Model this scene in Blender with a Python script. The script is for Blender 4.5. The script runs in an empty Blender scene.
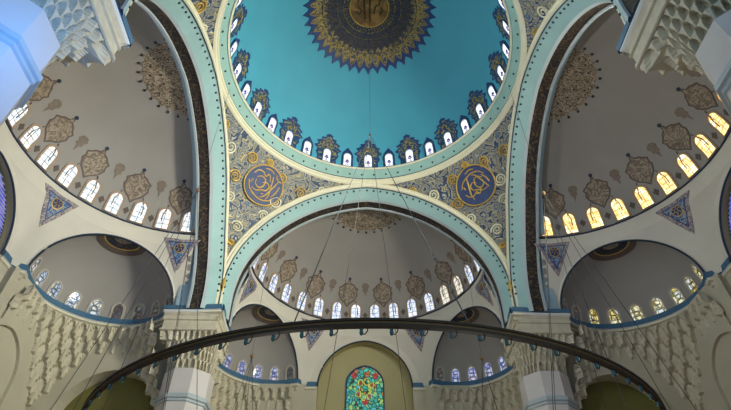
import bpy, math, random
from math import sin, cos, pi, radians, hypot, atan2, sqrt
from mathutils import Matrix, Vector
random.seed(4)
sc = bpy.context.scene
col = sc.collection
S = 16.0            # one unit of the plan (half the span of the great arches) in metres
EYE = 1.6           # height of the camera above the floor
def W(x, y, z): return (S*x, S*y, S*z + EYE)

# ------------------------------------------------------------------ camera
cam_d = bpy.data.cameras.new('camera'); cam = bpy.data.objects.new('camera', cam_d); col.objects.link(cam)
PITCH, YAW, ROLL = .7564, .0124, .003
cam.matrix_world = Matrix.Translation(W(-.0489, -1.8993, 0)) @ Matrix.Rotation(-YAW, 4, 'Z') @ Matrix.Rotation(pi/2 + PITCH, 4, 'X') @ Matrix.Rotation(ROLL, 4, 'Z')
cam_d.sensor_width = 36; cam_d.lens = 520.0174/731*36; cam_d.clip_end = 500; cam_d.clip_start = .05
sc.camera = cam
# ------------------------------------------------------------------ light
wd = bpy.data.worlds.new('world'); sc.world = wd; wd.use_nodes = True
wd.node_tree.nodes['Background'].inputs[0].default_value = (.47, .74, 1, 1)
wd.node_tree.nodes['Background'].inputs[1].default_value = .40
sc.view_settings.view_transform = 'Standard'; sc.view_settings.look = 'None'
sc.view_settings.gamma = 1; sc.view_settings.use_curve_mapping = False
sc.view_settings.exposure = 0.0
def area(name, loc, target, sx, sy, watts, colour, spread=180):
    d = bpy.data.lights.new(name, 'AREA'); d.shape = 'RECTANGLE'; d.size = sx; d.size_y = sy; d.energy = watts; d.color = colour; d.spread = radians(spread)
    o = bpy.data.objects.new(name, d); col.objects.link(o); o.location = W(*loc)
    o.rotation_euler = (Vector(W(*target)) - Vector(W(*loc))).to_track_quat('-Z', 'Y').to_euler(); return o
def point(name, loc, watts, colour, r=.5):
    d = bpy.data.lights.new(name, 'POINT'); d.energy = watts; d.color = colour; d.shadow_soft_size = r
    o = bpy.data.objects.new(name, d); col.objects.link(o); o.location = W(*loc); return o
# daylight of the tall windows behind the right aisle, lamps of the low chandeliers, blue accent lamp by the near pier
area('daylight', (2.3, -4.0, .8), (-.7, .6, 2.3), 22, 18, 2600, (.85, .94, 1), 150)
area('window_daylight', (1.62, -.70, 2.08), (-1.1, .45, 2.4), 5, 4, 7800, (1, .97, .80), 95)
for i in range(6):
    a = i*pi/3
    point('chandelier_light', (.6*cos(a), .1 + .6*sin(a), .5), 420, (1, .97, .9), 1.0)
area('opposite_window_daylight', (-1.62, -.70, 2.08), (1.1, .45, 2.4), 5, 4, 1300, (.96, .95, 1), 110)
point('dome_fill', (.30, -.36, 2.2), 3000, (.93, .98, 1), .02)  # added fill to brighten the dome and semi-dome bases; no lamp hangs here
area('blue_accent', (-.55, -1.45, 1.0), (-1.08, -1.0, 1.45), 2, 2, 480, (.10, .36, 1), 120)

# ------------------------------------------------------------------ materials
def rgb(c): return (c[0], c[1], c[2], 1)
def mat(name, colour, rough=.7, metal=0, mottled=.08, scale=1.2):
    m = bpy.data.materials.new(name); m.use_nodes = True; nt = m.node_tree; b = nt.nodes['Principled BSDF']
    b.inputs['Base Color'].default_value = rgb(colour); b.inputs['Roughness'].default_value = rough; b.inputs['Metallic'].default_value = metal
    if mottled:
        g = nt.nodes.new('ShaderNodeNewGeometry'); n = nt.nodes.new('ShaderNodeTexNoise'); n.inputs['Scale'].default_value = scale; n.inputs['Detail'].default_value = 4
        r = nt.nodes.new('ShaderNodeValToRGB'); r.color_ramp.elements[0].position = .3; r.color_ramp.elements[1].position = .7
        r.color_ramp.elements[0].color = rgb([c*(1-mottled) for c in colour]); r.color_ramp.elements[1].color = rgb([min(1, c*(1+mottled)) for c in colour])
        nt.links.new(g.outputs['Position'], n.inputs['Vector']); nt.links.new(n.outputs[0], r.inputs[0]); nt.links.new(r.outputs[0], b.inputs['Base Color'])
    return m
def swirl(name, stops, scale=.5, freq=26, warp=1.0, rough=.6, detail=1.5):
    """painted scrollwork: contour lines of a noise field, coloured through a ramp"""
    m = bpy.data.materials.new(name); m.use_nodes = True; nt = m.node_tree; b = nt.nodes['Principled BSDF']; b.inputs['Roughness'].default_value = rough
    g = nt.nodes.new('ShaderNodeNewGeometry'); n = nt.nodes.new('ShaderNodeTexNoise'); n.inputs['Scale'].default_value = scale; n.inputs['Detail'].default_value = detail; n.inputs['Distortion'].default_value = warp
    mu = nt.nodes.new('ShaderNodeMath'); mu.operation = 'MULTIPLY'; mu.inputs[1].default_value = freq
    si = nt.nodes.new('ShaderNodeMath'); si.operation = 'SINE'
    ma = nt.nodes.new('ShaderNodeMath'); ma.operation = 'MULTIPLY_ADD'; ma.inputs[1].default_value = .5; ma.inputs[2].default_value = .5
    r = nt.nodes.new('ShaderNodeValToRGB'); cr = r.color_ramp
    while len(cr.elements) < len(stops): cr.elements.new(.5)
    for e, (p, c) in zip(cr.elements, stops): e.position = p; e.color = rgb(c)
    L = nt.links.new
    L(g.outputs['Position'], n.inputs['Vector']); L(n.outputs[0], mu.inputs[0]); L(mu.outputs[0], si.inputs[0]); L(si.outputs[0], ma.inputs[0]); L(ma.outputs[0], r.inputs[0]); L(r.outputs[0], b.inputs['Base Color'])
    return m
def glass(name, bright, lead, strength, scale=1.6, thick=.06, tints=None, edge_colour=None):
    """daylit leaded window glass: cells of pale glass between thin leads"""
    m = bpy.data.materials.new(name); m.use_nodes = True; nt = m.node_tree; L = nt.links.new
    b = nt.nodes['Principled BSDF']; b.inputs['Base Color'].default_value = (.05, .05, .06, 1); b.inputs['Roughness'].default_value = .15
    g = nt.nodes.new('ShaderNodeNewGeometry')
    v = nt.nodes.new('ShaderNodeTexVoronoi'); v.feature = 'DISTANCE_TO_EDGE'; v.inputs['Scale'].default_value = scale
    v2 = nt.nodes.new('ShaderNodeTexVoronoi'); v2.inputs['Scale'].default_value = scale
    r = nt.nodes.new('ShaderNodeValToRGB'); r.color_ramp.elements[0].position = thick; r.color_ramp.elements[1].position = thick*2.2
    r.color_ramp.elements[0].color = rgb(lead); r.color_ramp.elements[1].color = (1, 1, 1, 1)
    t = nt.nodes.new('ShaderNodeValToRGB'); t.color_ramp.interpolation = 'CONSTANT'; tints = tints or [bright]
    sp = nt.nodes.new('ShaderNodeSeparateColor')
    while len(t.color_ramp.elements) < len(tints): t.color_ramp.elements.new(.5)
    for i, c in enumerate(tints): t.color_ramp.elements[i].position = i/len(tints); t.color_ramp.elements[i].color = rgb(c)
    if len(tints) == 1: t.color_ramp.elements[1].color = rgb(tints[0])
    mx = nt.nodes.new('ShaderNodeMix'); mx.data_type = 'RGBA'; mx.blend_type = 'MULTIPLY'; mx.inputs[0].default_value = 1
    L(g.outputs['Position'], v.inputs['Vector']); L(g.outputs['Position'], v2.inputs['Vector']); L(v.outputs['Distance'], r.inputs[0])
    L(v2.outputs['Color'], sp.inputs[0]); L(sp.outputs[0], t.inputs[0]); L(t.outputs[0], mx.inputs[6]); L(r.outputs[0], mx.inputs[7])
    L(mx.outputs[2], b.inputs['Emission Color']); b.inputs['Emission Strength'].default_value = strength
    return m
M = {}
M['dome'] = mat('turquoise_plaster', (.075, .375, .50), .75, 0, .04, .3)
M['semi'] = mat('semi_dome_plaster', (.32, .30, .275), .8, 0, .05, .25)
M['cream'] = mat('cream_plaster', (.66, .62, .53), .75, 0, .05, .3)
M['wall'] = mat('wall_plaster', (.52, .48, .36), .8, 0, .05, .4)
M['ochre'] = mat('ochre_wall_plaster', (.44, .39, .20), .8, 0, .05, .4)
M['stone'] = mat('carved_stone', (.56, .51, .38), .8, 0, .12, 1.5)
M['shaft'] = mat('pier_plaster', (.62, .58, .55), .7, 0, .05, .4)
M['arch_turq'] = mat('arch_turquoise_paint', (.31, .49, .48), .65, 0, .05, .5)
M['grey'] = mat('grey_moulding', (.42, .48, .50), .6, 0, .05, 1)
M['light_blue'] = mat('light_blue_paint', (.30, .44, .52), .7, 0, .05, .5)
M['dark_line'] = mat('dark_blue_line', (.015, .03, .06), .6, 0, 0)
M['dark_band'] = swirl('dark_brown_scroll', [(0, (.012, .010, .012)), (.78, (.02, .015, .015)), (.93, (.09, .055, .022)), (1, (.13, .08, .03))], 1.2, 34, .6)
M['cream_mould'] = mat('cream_moulding', (.74, .70, .52), .65, 0, .04, 1)
M['green_band'] = mat('pale_green_band', (.30, .50, .45), .65, 0, .05, 1)
M['stud'] = mat('dark_stud', (.02, .03, .03), .5, 0, 0)
M['blue'] = mat('cornice_blue', (.05, .14, .24), .6, 0, .1, 2)
M['navy'] = mat('navy_paint', (.012, .04, .15), .55, 0, .2, 2)
M['royal'] = mat('royal_blue_paint', (.022, .048, .15), .55, 0, .2, 2)
M['gold'] = mat('gold_leaf', (.55, .36, .08), .4, .3, .15, 2)
M['dull_gold'] = swirl('dull_gold_scroll', [(0, (.03, .05, .11)), (.3, (.06, .06, .05)), (.55, (.26, .18, .045)), (1, (.38, .29, .10))], 1.6, 30, .8)
M['dome_navy'] = swirl('navy_gold_script', [(0, (.008, .018, .045)), (.8, (.010, .022, .05)), (.95, (.09, .06, .025)), (1, (.13, .09, .035))], 1.3, 40, 1.2)
M['hub_gold'] = swirl('gold_brown_field', [(0, (.12, .06, .012)), (.5, (.19, .10, .02)), (1, (.27, .15, .035))], .9, 12, .4)
M['arabesque'] = swirl('pendentive_arabesque', [(0, (.015, .03, .08)), (.25, (.07, .13, .22)), (.38, (.60, .58, .44)), (.52, (.40, .28, .07)), (.66, (.06, .06, .04)), (.80, (.46, .40, .20)), (1, (.05, .10, .2))], .55, 34, 1.4)
M['palm_blue'] = swirl('blue_gold_palmette', [(0, (.012, .045, .12)), (.6, (.02, .08, .2)), (.84, (.16, .15, .06)), (1, (.36, .29, .09))], 1.1, 26, 1.0)
M['palm_brown'] = swirl('brown_palmette', [(0, (.15, .115, .085)), (.5, (.26, .20, .145)), (1, (.36, .29, .21))], 1.6, 24, 1.0)
M['palm_edge'] = mat('brown_outline', (.12, .085, .07), .7, 0, .1, 2)
M['faint'] = mat('faint_brown_flower', (.21, .17, .135), .8, 0, .12, 3)
M['sunburst'] = swirl('brown_sunburst', [(0, (.10, .075, .05)), (.35, (.20, .15, .10)), (.7, (.34, .27, .19)), (1, (.42, .35, .26))], 2.2, 30, 1.0)
M['tile'] = swirl('blue_tile_scroll', [(0, (.03, .07, .22)), (.4, (.07, .17, .36)), (.7, (.16, .32, .48)), (.9, (.3, .35, .4)), (1, (.35, .25, .2))], 1.5, 26, 1.0)
M['tile_edge'] = swirl('tile_border_scroll', [(0, (.12, .10, .16)), (.5, (.3, .25, .26)), (1, (.45, .38, .33))], 2.2, 26, 1.0)
M['frame'] = mat('window_surround', (.38, .27, .18), .7, 0, .1, 2)
M['pale_frame'] = mat('pale_window_surround', (.45, .40, .33), .7, 0, .1, 2)
M['navy_frame'] = mat('navy_window_surround', (.02, .07, .16), .6, 0, .15, 2)
M['white_rim'] = mat('white_window_rim', (.7, .72, .7), .6, 0, 0)
M['lead'] = mat('window_lead', (.10, .10, .13), .5, 0, 0)
M['violet'] = mat('violet_glass_flower', (.10, .05, .30), .4, 0, 0)
M['pane_dome'] = glass('dome_window_glass', (1, 1, 1), (.75, .75, .9), 1.4, 1.4, .04, [(.95, .97, 1), (.88, .90, 1)])
M['pane_left'] = glass('left_window_glass', (1, 1, 1), (.62, .66, .7), 1.35, 1.5, .05, [(.95, .97, .95), (.85, .93, .98), (.98, .93, .85)])
M['pane_right'] = glass('right_window_glass', (1, 1, 1), (.85, .62, .3), 1.7, 1.3, .05, [(1, .82, .42), (1, .9, .62), (1, .76, .34)])
M['pane_far'] = glass('far_window_glass', (1, 1, 1), (.62, .66, .8), 1.15, 1.5, .04, [(.78, .86, 1), (.70, .80, .98), (.88, .92, .98)])
M['pane_far_warm'] = glass('far_warm_window_glass', (1, 1, 1), (.7, .68, .6), 1.0, 1.5, .05, [(1, .95, .82), (.95, .9, .8)])
M['pane_ex_left'] = glass('patterned_window_glass', (1, 1, 1), (.22, .28, .34), .85, 1.7, .07, [(.8, .88, .92), (.6, .75, .95), (.85, .85, .75)])
M['pane_ex_right'] = glass('yellow_patterned_window_glass', (1, 1, 1), (.3, .26, .1), .85, 1.7, .07, [(.95, .92, .6), (.9, .75, .25), (.8, .88, .85)])
M['pane_ex_far'] = glass('pale_blue_patterned_window_glass', (1, 1, 1), (.25, .3, .55), .7, 1.7, .07, [(.65, .75, 1), (.55, .6, .95), (.8, .75, .85)])
M['pane_dim'] = glass('unlit_window_glass', (1, 1, 1), (.3, .3, .3), .13, 1.7, .08, [(.8, .85, .7), (.7, .5, .4), (.6, .7, .7)])
M['pane_blue'] = glass('blue_lattice_glass', (1, 1, 1), (.5, .5, .8), .7, .8, .02, [(.12, .12, .95), (.16, .16, .9), (.3, .25, .95)])
M['stained'] = glass('stained_glass', (1, 1, 1), (.02, .08, .06), .55, 2.1, .05, [(.05, .7, .5), (.1, .85, .62), (.55, .9, .2), (.1, .75, .75), (.04, .5, .42), (.3, .85, .45), (.75, .25, .08), (.08, .62, .5)])
M['red_glass'] = glass('red_glass', (1, 1, 1), (.1, .02, .02), .5, 2, .03, [(.75, .08, .06)])
M['yellow_glass'] = glass('yellow_glass', (1, 1, 1), (.1, .1, .02), .6, 2, .03, [(.85, .85, .12)])
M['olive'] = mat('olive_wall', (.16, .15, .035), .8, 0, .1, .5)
M['bronze'] = mat('dark_bronze', (.045, .028, .012), .6, .2, .1, 2)
M['brass'] = mat('brass_band', (.17, .10, .035), .55, .2, .15, 3)
M['wire'] = mat('steel_cable', (.05, .05, .05), .5, .3, 0)
M['lamp_glass'] = mat('sea_green_lamp_glass', (.04, .14, .16), .15, 0, 0)
M['carpet'] = mat('carpet', (.30, .22, .18), .95, 0, .15, .5)

# ------------------------------------------------------------------ mesh helpers
class MB:
    def __init__(s): s.v = []; s.f = []; s.m = []; s.mats = []
    def mi(s, m):
        if m not in s.mats: s.mats.append(m)
        return s.mats.index(m)
    def add(s, pts): i = len(s.v); s.v += [W(*p) for p in pts]; return i
    def face(s, idx, m): s.f.append(tuple(idx)); s.m.append(s.mi(m))
    def quadgrid(s, rows, m, closed=False):
        """rows of equal length; m may be a function of (row, column)"""
        n = len(rows[0]); i0 = s.add([p for r in rows for p in r])
        for a in range(len(rows)-1):
            for b in range(n if closed else n-1):
                c = (b+1) % n
                s.face((i0+a*n+b, i0+a*n+c, i0+(a+1)*n+c, i0+(a+1)*n+b), m(a, b) if callable(m) else m)
    def tube(s, pts, r, m, n=6, closed=False):
        P = [Vector(p) for p in pts]; k = len(P); rings = []
        up = Vector((0, 0, 1))
        for i in range(k):
            a = P[(i-1) % k] if (closed or i > 0) else P[i]; b = P[(i+1) % k] if (closed or i < k-1) else P[i]
            t = (b-a).normalized(); u = up if abs(t.dot(up)) < .9 else Vector((1, 0, 0))
            e1 = t.cross(u).normalized(); e2 = t.cross(e1)
            rr = r[i] if isinstance(r, (list, tuple)) else r
            rings.append([tuple(P[i] + e1*rr*cos(2*pi*j/n) + e2*rr*sin(2*pi*j/n)) for j in range(n)])
        if closed: rings.append(rings[0])
        s.quadgrid(rings, m, True)
        if not closed:
            for rg in (rings[0], rings[-1]): i = s.add(rg); s.face(range(i, i+n), m)
    def ball(s, c, r, m, nu=10, nv=7, sz=1):
        s.quadgrid([[(c[0]+r*sin(pi*i/nv)*cos(2*pi*j/nu), c[1]+r*sin(pi*i/nv)*sin(2*pi*j/nu), c[2]+sz*r*cos(pi*i/nv)) for j in range(nu)] for i in range(nv+1)], m, True)
    def build(s, name, parent=None, smooth=False, origin=None, **props):
        me = bpy.data.meshes.new(name)
        n = len(s.v); c = origin or [sum(p[k] for p in s.v)/n for k in range(3)]
        me.from_pydata([(p[0]-c[0], p[1]-c[1], p[2]-c[2]) for p in s.v], [], s.f)
        for m in s.mats: me.materials.append(M[m])
        for p, m in zip(me.polygons, s.m): p.material_index = m; p.use_smooth = smooth
        me.update()
        o = bpy.data.objects.new(name, me); col.objects.link(o); o.location = c
        if parent is not None:
            pw = Vector(parent['_w']); o.parent = parent; o.location = Vector(c) - pw
        o['_w'] = list(c)
        for k, v in props.items(): o[k] = v
        return o
def empty(name, loc, label, cat, group=None, kind=None):
    o = bpy.data.objects.new(name, None); col.objects.link(o); o.location = W(*loc); o['_w'] = list(W(*loc))
    o['label'] = label; o['category'] = cat
    if group: o['group'] = group
    if kind: o['kind'] = kind
    return o
ST = lambda label, cat: dict(kind='structure', label=label, category=cat)

# ------------------------------------------------------------------ plan: a frame per side (a = outwards along the axis, t = across)
FR = {'left': lambda a, t: (-a, t), 'right': lambda a, t: (a, t), 'far': lambda a, t: (t, a), 'near': lambda a, t: (-t, -a)}
def fr(side):
    f = FR[side]
    return lambda a, t, z: (*f(a, t), z)
ZS, CC, ZC = 1.8466, .0801, 1.743       # arch springing, pointedness, cornice level
def lean(z):                             # the pier corners stand a little inside the faces of the arches
    u = min(1, max(0, (z-1.75)/.75)); return .945 + .055*u*u*(3-2*u)
def arch_path(o, n=40):
    """(w, z) from the left springing over the crown to the right springing, offset o outwards"""
    r = 1 + CC + o; top = math.acos(CC/r)
    right = [(1+o, ZC+.0), (1+o, (ZC+ZS)/2)] + [(r*cos(top*i/n) - CC, ZS + r*sin(top*i/n)) for i in range(n+1)]
    left = [(-w, z) for w, z in right]
    return left + right[-2::-1]
def strip(mb, side, prof, m, n=40):
    """sweep two neighbouring profile points (depth, offset) along an arch"""
    F = fr(side)
    rows = []
    for d, o in prof:
        rows.append([F((1+d-(.055*min(1, max(0, (z-1.9)/.7)) if d > .25 else 0))*lean(z), w*lean(z), z) for w, z in arch_path(o, n)])
    mb.quadgrid(rows, m)

# dome: sphere of radius RD about ZD
RD, ZD = .937, 2.983
class Rev:
    """surface of revolution: profile points (r, z) from the base up; dirf(azimuth) -> (x, y) unit vector, centre (cx, cy)"""
    def __init__(s, prof, c, dirf, squash=1):
        s.c = c; s.d = dirf; s.q = squash; s.p = prof; s.L = [0]
        for (a, b), (e, f) in zip(prof, prof[1:]): s.L.append(s.L[-1] + hypot(e-a, f-b))
    def prof(s, l):
        l = max(0, min(s.L[-1]-1e-6, l)); i = 0
        while s.L[i+1] < l: i += 1
        k = (l-s.L[i])/(s.L[i+1]-s.L[i]); (a, b), (e, f) = s.p[i], s.p[i+1]; h = hypot(e-a, f-b)
        return a+(e-a)*k, b+(f-b)*k, -(f-b)/h, (e-a)/h     # r, z, inward normal (nr, nz)
    def at(s, az, l, off=0):
        r, z, nr, nz = s.prof(l); dx, dy = s.d(az); r += nr*off
        return (s.c[0]+dx*r, s.c[1]+dy*r, z+nz*off)
    def local(s, az0, l0):
        def f(u, v, off=0):
            r = s.prof(l0+v)[0]; return s.at(az0 + u/max(r, .02), l0+v, off)
        return f
    def pole(s):
        T = s.L[-1]
        def f(u, v, off=0): return s.at(atan2(u, v), T - hypot(u, v), off)
        return f
def densify(pts, n=2):
    out = []
    for p, q in zip(pts, pts[1:]+pts[:1]):
        for i in range(n): out.append((p[0]+(q[0]-p[0])*i/n, p[1]+(q[1]-p[1])*i/n))
    return out
def decal(mb, f, outline, centre, rings, e0, e1, closed=True):
    """painted or raised ornament laid on a surface: rings = [(t_outer, material), ...] from the middle outwards"""
    ts = [0.02] ; ms = []
    for t, m in rings: ts.append(t); ms.append(m)
    rows = [[f(centre[0]+(p[0]-centre[0])*t, centre[1]+(p[1]-centre[1])*t, e1) for p in outline] for t in ts]
    rows.append([f(p[0], p[1], e0) for p in outline]); ms.append(ms[-1])
    mb.quadgrid(rows, lambda a, b: ms[a], closed)
    if closed: i = mb.add(rows[0]); mb.face(range(i, i+len(outline)), ms[0])
def circle(r, n=32): return [(r*cos(2*pi*i/n), r*sin(2*pi*i/n)) for i in range(n)]
def star(r0, r1, n, k=6):
    out = []
    for i in range(n):
        for j in range(k):
            a = 2*pi*(i+j/k)/n; u = abs(j/k-.5)*2; out.append(((r0+(r1-r0)*u**1.6)*cos(a), (r0+(r1-r0)*u**1.6)*sin(a)))
    return out
def arch_outline(w, h, pt=0, n=10):
    """round (pt=0) or pointed window outline, foot at the origin"""
    hw = w/2; r = hw*(1+pt); top = math.acos(hw*pt/r) if pt else pi/2; rise = r*sin(top); zs = h-rise
    right = [(r*cos(top*i/n)-hw*pt, zs+r*sin(top*i/n)) for i in range(n+1)]
    return [(-hw, 0), (hw, 0)] + right + [(-x, y) for x, y in right[-2::-1]]
NWIN = 0
def window(f, w, h, fw, frame_m, pane_m, label, pt=.25, e=.006, tracery='bars', rim=None, sash='lead'):
    global NWIN; NWIN += 1
    inner = densify(arch_outline(w, h, pt)); k = 1+2*fw/w
    outer = [(x*k, (-fw*.4 if y < 1e-6 else y*(h+fw)/h)) for x, y in inner]
    mb = MB(); rows = [[f(x, y, 0) for x, y in outer], [f(x, y, e) for x, y in outer], [f(x, y, e) for x, y in inner], [f(x, y, .0) for x, y in inner]]
    mb.quadgrid(rows, frame_m, True)
    root = mb.build('window_%d' % NWIN, **ST(label, 'window'))
    mb = MB(); decal(mb, f, inner, (0, h*.45), [(.5, pane_m), (1, pane_m)], 0, .0022); mb.build('pane', root)
    if rim:
        mb = MB(); a2 = [(x*.86, .07*h+y*.86) for x, y in inner]
        mb.quadgrid([[f(x, y, .0022) for x, y in inner], [f(x, y, .004) for x, y in inner], [f(x, y, .004) for x, y in a2], [f(x, y, .0022) for x, y in a2]], rim, True); mb.build('inner_rim', root)
    mb = MB()
    def bar(pts, t):
        L_ = [];  R_ = []
        for i, p in enumerate(pts):
            a = pts[max(0, i-1)]; b = pts[min(len(pts)-1, i+1)]; l = hypot(b[0]-a[0], b[1]-a[1]) or 1
            nx, ny = -(b[1]-a[1])/l*t/2, (b[0]-a[0])/l*t/2; L_.append((p[0]+nx, p[1]+ny)); R_.append((p[0]-nx, p[1]-ny))
        mb.quadgrid([[f(x, y, .0022) for x, y in L_], [f(x, y, .0034) for x, y in L_], [f(x, y, .0034) for x, y in R_], [f(x, y, .0022) for x, y in R_]], sash)
    if tracery == 'bars':
        bar([(0, 0), (0, h*.5), (0, h*.97)], w*.045)
        for q in (.25, .5, .75): bar([(-w*.48, h*q), (0, h*q+.06*w), (w*.48, h*q)], w*.04)
    elif tracery == 'roundels':
        for cy in (.2, .47, .74): bar([(w*.3*cos(2*pi*i/10), h*cy + w*.3*sin(2*pi*i/10)) for i in range(11)], w*.06)
        bar([(-w*.46, h*.335), (w*.46, h*.335)], w*.05); bar([(-w*.46, h*.61), (w*.46, h*.61)], w*.05)
    elif tracery == 'flower':
        for px, py, r in ((0, .46, .17), (-.16, .36, .11), (.16, .36, .11), (0, .3, .10)):
            decal(mb, lambda u, v, off=0, px=px, py=py: f(px*w+u, py*h+v, off), circle(r*w, 10), (0, 0), [(1, 'violet')], .0022, .0034)
        bar([(0, 0), (0, h*.3)], w*.06); bar([(-w*.25, .02*h), (-w*.12, h*.2), (0, h*.12), (w*.12, h*.2), (w*.25, .02*h)], w*.06)
    mb.build('tracery', root)
    return root
ORD = ['first', 'second', 'third', 'fourth', 'fifth', 'sixth', 'seventh', 'eighth', 'ninth', 'tenth', 'eleventh', 'twelfth', 'thirteenth', 'fourteenth', 'fifteenth', 'sixteenth',
       'seventeenth', 'eighteenth', 'nineteenth', 'twentieth', 'twenty-first', 'twenty-second', 'twenty-third', 'twenty-fourth']

# ------------------------------------------------------------------ floor and the four great arches
mb = MB(); mb.quadgrid([[(-3, -3.2, -.1), (3, -3.2, -.1)], [(-3, 3.2, -.1), (3, 3.2, -.1)]], 'carpet'); mb.build('floor', **ST('wide carpeted floor of the prayer hall', 'floor'))
SIDES = ['left', 'right', 'far', 'near']
for side in SIDES:
    mb = MB(); strip(mb, side, [(.075, -.055), (.095, -.062), (.098, -.052)], 'grey')
    where = {'left': 'great arch on the left side of the main dome', 'right': 'great arch on the right side of the main dome', 'far': 'great arch facing us under the main dome', 'near': 'great arch overhead on the near side of the dome'}[side]
    root = mb.build('great_arch', smooth=False, **ST(where, 'arch'))
    mb = MB(); strip(mb, side, [(0, 0), (.075, -.055)], 'arch_turq'); mb.build('turquoise_band', root, True)
    mb = MB(); strip(mb, side, [(.098, -.052), (.170, -.052)], 'dark_band'); mb.build('ornament_band', root, True)
    mb = MB(); strip(mb, side, [(.170, -.052), (.172, -.062), (.187, -.062), (.190, -.028)], 'grey'); mb.build('inner_moulding', root)
    mb = MB(); strip(mb, side, [(.190, -.028), (.275, -.028)], 'light_blue'); mb.build('edge_band', root, True)
    mb = MB(); strip(mb, side, [(0, .052), (-.012, .048), (-.016, .036), (-.008, .03), (-.008, .022), (-.016, .018), (-.012, .008), (0, .004)], 'cream_mould'); mb.build('face_moulding', root)
    mb = MB(); strip(mb, side, [(0, .004), (-.006, 0), (0, -.004)], 'dark_line'); mb.build('edge_line', root)
    F = fr(side); P = arch_path(-.012, 60)
    for i in range(4, len(P)-4, 2):
        w, z = P[i]; k = lean(z); mb = MB(); mb.ball(F((1+.016)*k, w*k, z), .0085, 'stud', 6, 4); mb.build('stud', root)

# pendentives
OP = 1 + CC + .05
def pw(z): return sqrt(max(0, OP*OP-(z-ZS)**2)) - CC if z > ZS else OP-CC
ZT = ZS + sqrt(OP*OP-CC*CC)
def pend_at(q, ph, z, off=0):
    """q = quadrant angle of the corner diagonal, ph = angle from it"""
    w = min(1, max(0, pw(z))); r = (sqrt(1+w*w) - off)*lean(z); a = q+ph
    return (r*cos(a), r*sin(a), z - off*.5)
ROUND_LOC = {'far_left': (135, -.035), 'far_right': (45, 0), 'near_left': (225, 0), 'near_right': (315, 0)}
for name, (q, dph) in ROUND_LOC.items():
    q = radians(q); zb = ZS + sqrt(OP*OP - (1+CC)**2)
    rows = []
    for i in range(33):
        z = zb + (ZT-zb)*i/32; w = min(1, max(0, pw(z))); h = pi/4 - atan2(w, 1)
        rows.append([pend_at(q, h*(j/16-1), z) for j in range(33)])
    words = name.replace('_', ' ')
    mb = MB(); mb.quadgrid(rows, 'arabesque')
    root = mb.build('pendentive', smooth=True, **ST('%s pendentive painted with gold and blue arabesques' % words, 'pendentive'))
    mb = MB()
    for e in (0, 1):
        pts = []
        for i in range(33):
            z = zb+(ZT-zb)*i/32; w = min(1, max(0, pw(z))); h = pi/4 - atan2(w, 1); pts.append(pend_at(q, h*(e*2-1), z, .004))
        mb.tube(pts, .009, 'gold', 5)
    mb.build('gold_border', root, True)
    mb = MB(); k = .938; kx, ky = sqrt(2)*k*cos(q), sqrt(2)*k*sin(q)
    mb.quadgrid([[(kx+r*cos(2*pi*j/10), ky+r*sin(2*pi*j/10), z) for j in range(10)] for r, z in ((.001, 1.895), (.006, 1.91), (.004, 1.925), (.012, 1.945), (.014, 1.96), (.007, 1.975), (.010, 1.985), (.006, 2.0), (.001, 2.02))], 'gold', True)
    if 'far' in name: mb.build('gold_pendant', root, True)
    # raised scrolls around the roundel
    rnd = random.Random(7)
    for (ph, z, R, tw) in ((.0, 2.45, .05, 1), (.0, 2.33, .03, -1), (.16, 2.72, .05, 1), (-.16, 2.72, .05, -1), (.30, 2.83, .05, -1), (-.30, 2.83, .05, 1), (.12, 2.60, .045, -1), (-.12, 2.60, .045, 1),
                           (.44, 2.885, .035, 1), (-.44, 2.885, .035, -1), (.13, 2.87, .045, 1), (-.13, 2.87, .045, -1), (.56, 2.915, .022, -1), (-.56, 2.915, .022, 1), (0, 2.91, .03, 1)):
        mb = MB(); pts = []
        for i in range(22):
            t = i/21; a = tw*(t*4.2*pi)+rnd.random()*.02; rr = R*(1-.85*t); r0 = sqrt(1+pw(z)**2)
            pts.append(pend_at(q, ph + rr*cos(a)/r0, z + rr*.8*sin(a), .006))
        mb.tube(pts, [.0075*(1-.5*i/21) for i in range(22)], 'gold' if rnd.random() < .6 else 'cream_mould', 5); mb.build('scroll', root, True)
    # calligraphy roundel
    z0 = 2.772
    def f(u, v, off=0, q=q, dph=dph, z0=z0):
        z = z0+v*.78; r0 = sqrt(1+pw(z0)**2); return pend_at(q, dph+u/r0*(-1), z, off)
    R = .158
    mb = MB(); decal(mb, f, circle(R, 40), (0, 0), [(.35, 'royal'), (.7, 'royal'), (.9, 'royal'), (1, 'navy')], 0, .010)
    lab = {'far_left': 'blue calligraphy roundel on the brighter pendentive left of the far arch', 'far_right': 'dark blue calligraphy roundel on the dim pendentive right of the far arch',
           'near_left': 'calligraphy roundel on the pendentive above the near left pier', 'near_right': 'calligraphy roundel on the pendentive above the near right pier'}[name]
    ro = mb.build('calligraphy_roundel', label=lab, category='calligraphy roundel', group='calligraphy roundels on the pendentives')
    mb = MB(); mb.tube([f(x, y, .012) for x, y in circle(R*1.0, 40)], .006, 'gold', 5, True); mb.build('gold_rim', ro, True)
    strokes = [[(-.72, .30), (-.60, .52), (-.35, .58), (-.12, .45), (-.02, .62), (.12, .5), (.2, .3)], [(-.5, .2), (-.28, .36), (-.05, .28), (.0, .0), (-.18, -.22), (-.42, -.12), (-.46, .1)],
               [(.62, .56), (.5, .2), (.36, -.2), (.22, -.5), (.06, -.62)], [(.26, .62), (.34, .2), (.42, -.3), (.36, -.62)], [(-.78, -.1), (-.62, -.42), (-.3, -.62), (.1, -.72), (.5, -.6), (.72, -.3)],
               [(-.1, .1), (.1, .2), (.28, .05), (.2, -.18), (0, -.25), (-.25, -.4), (-.5, -.38)], [(.76, .3), (.7, -.05), (.55, -.35)], [(-.3, .78), (-.05, .84), (.25, .76)], [(-.62, .02), (-.66, -.2)], [(.05, -.45), (.16, -.38)]]
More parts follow.
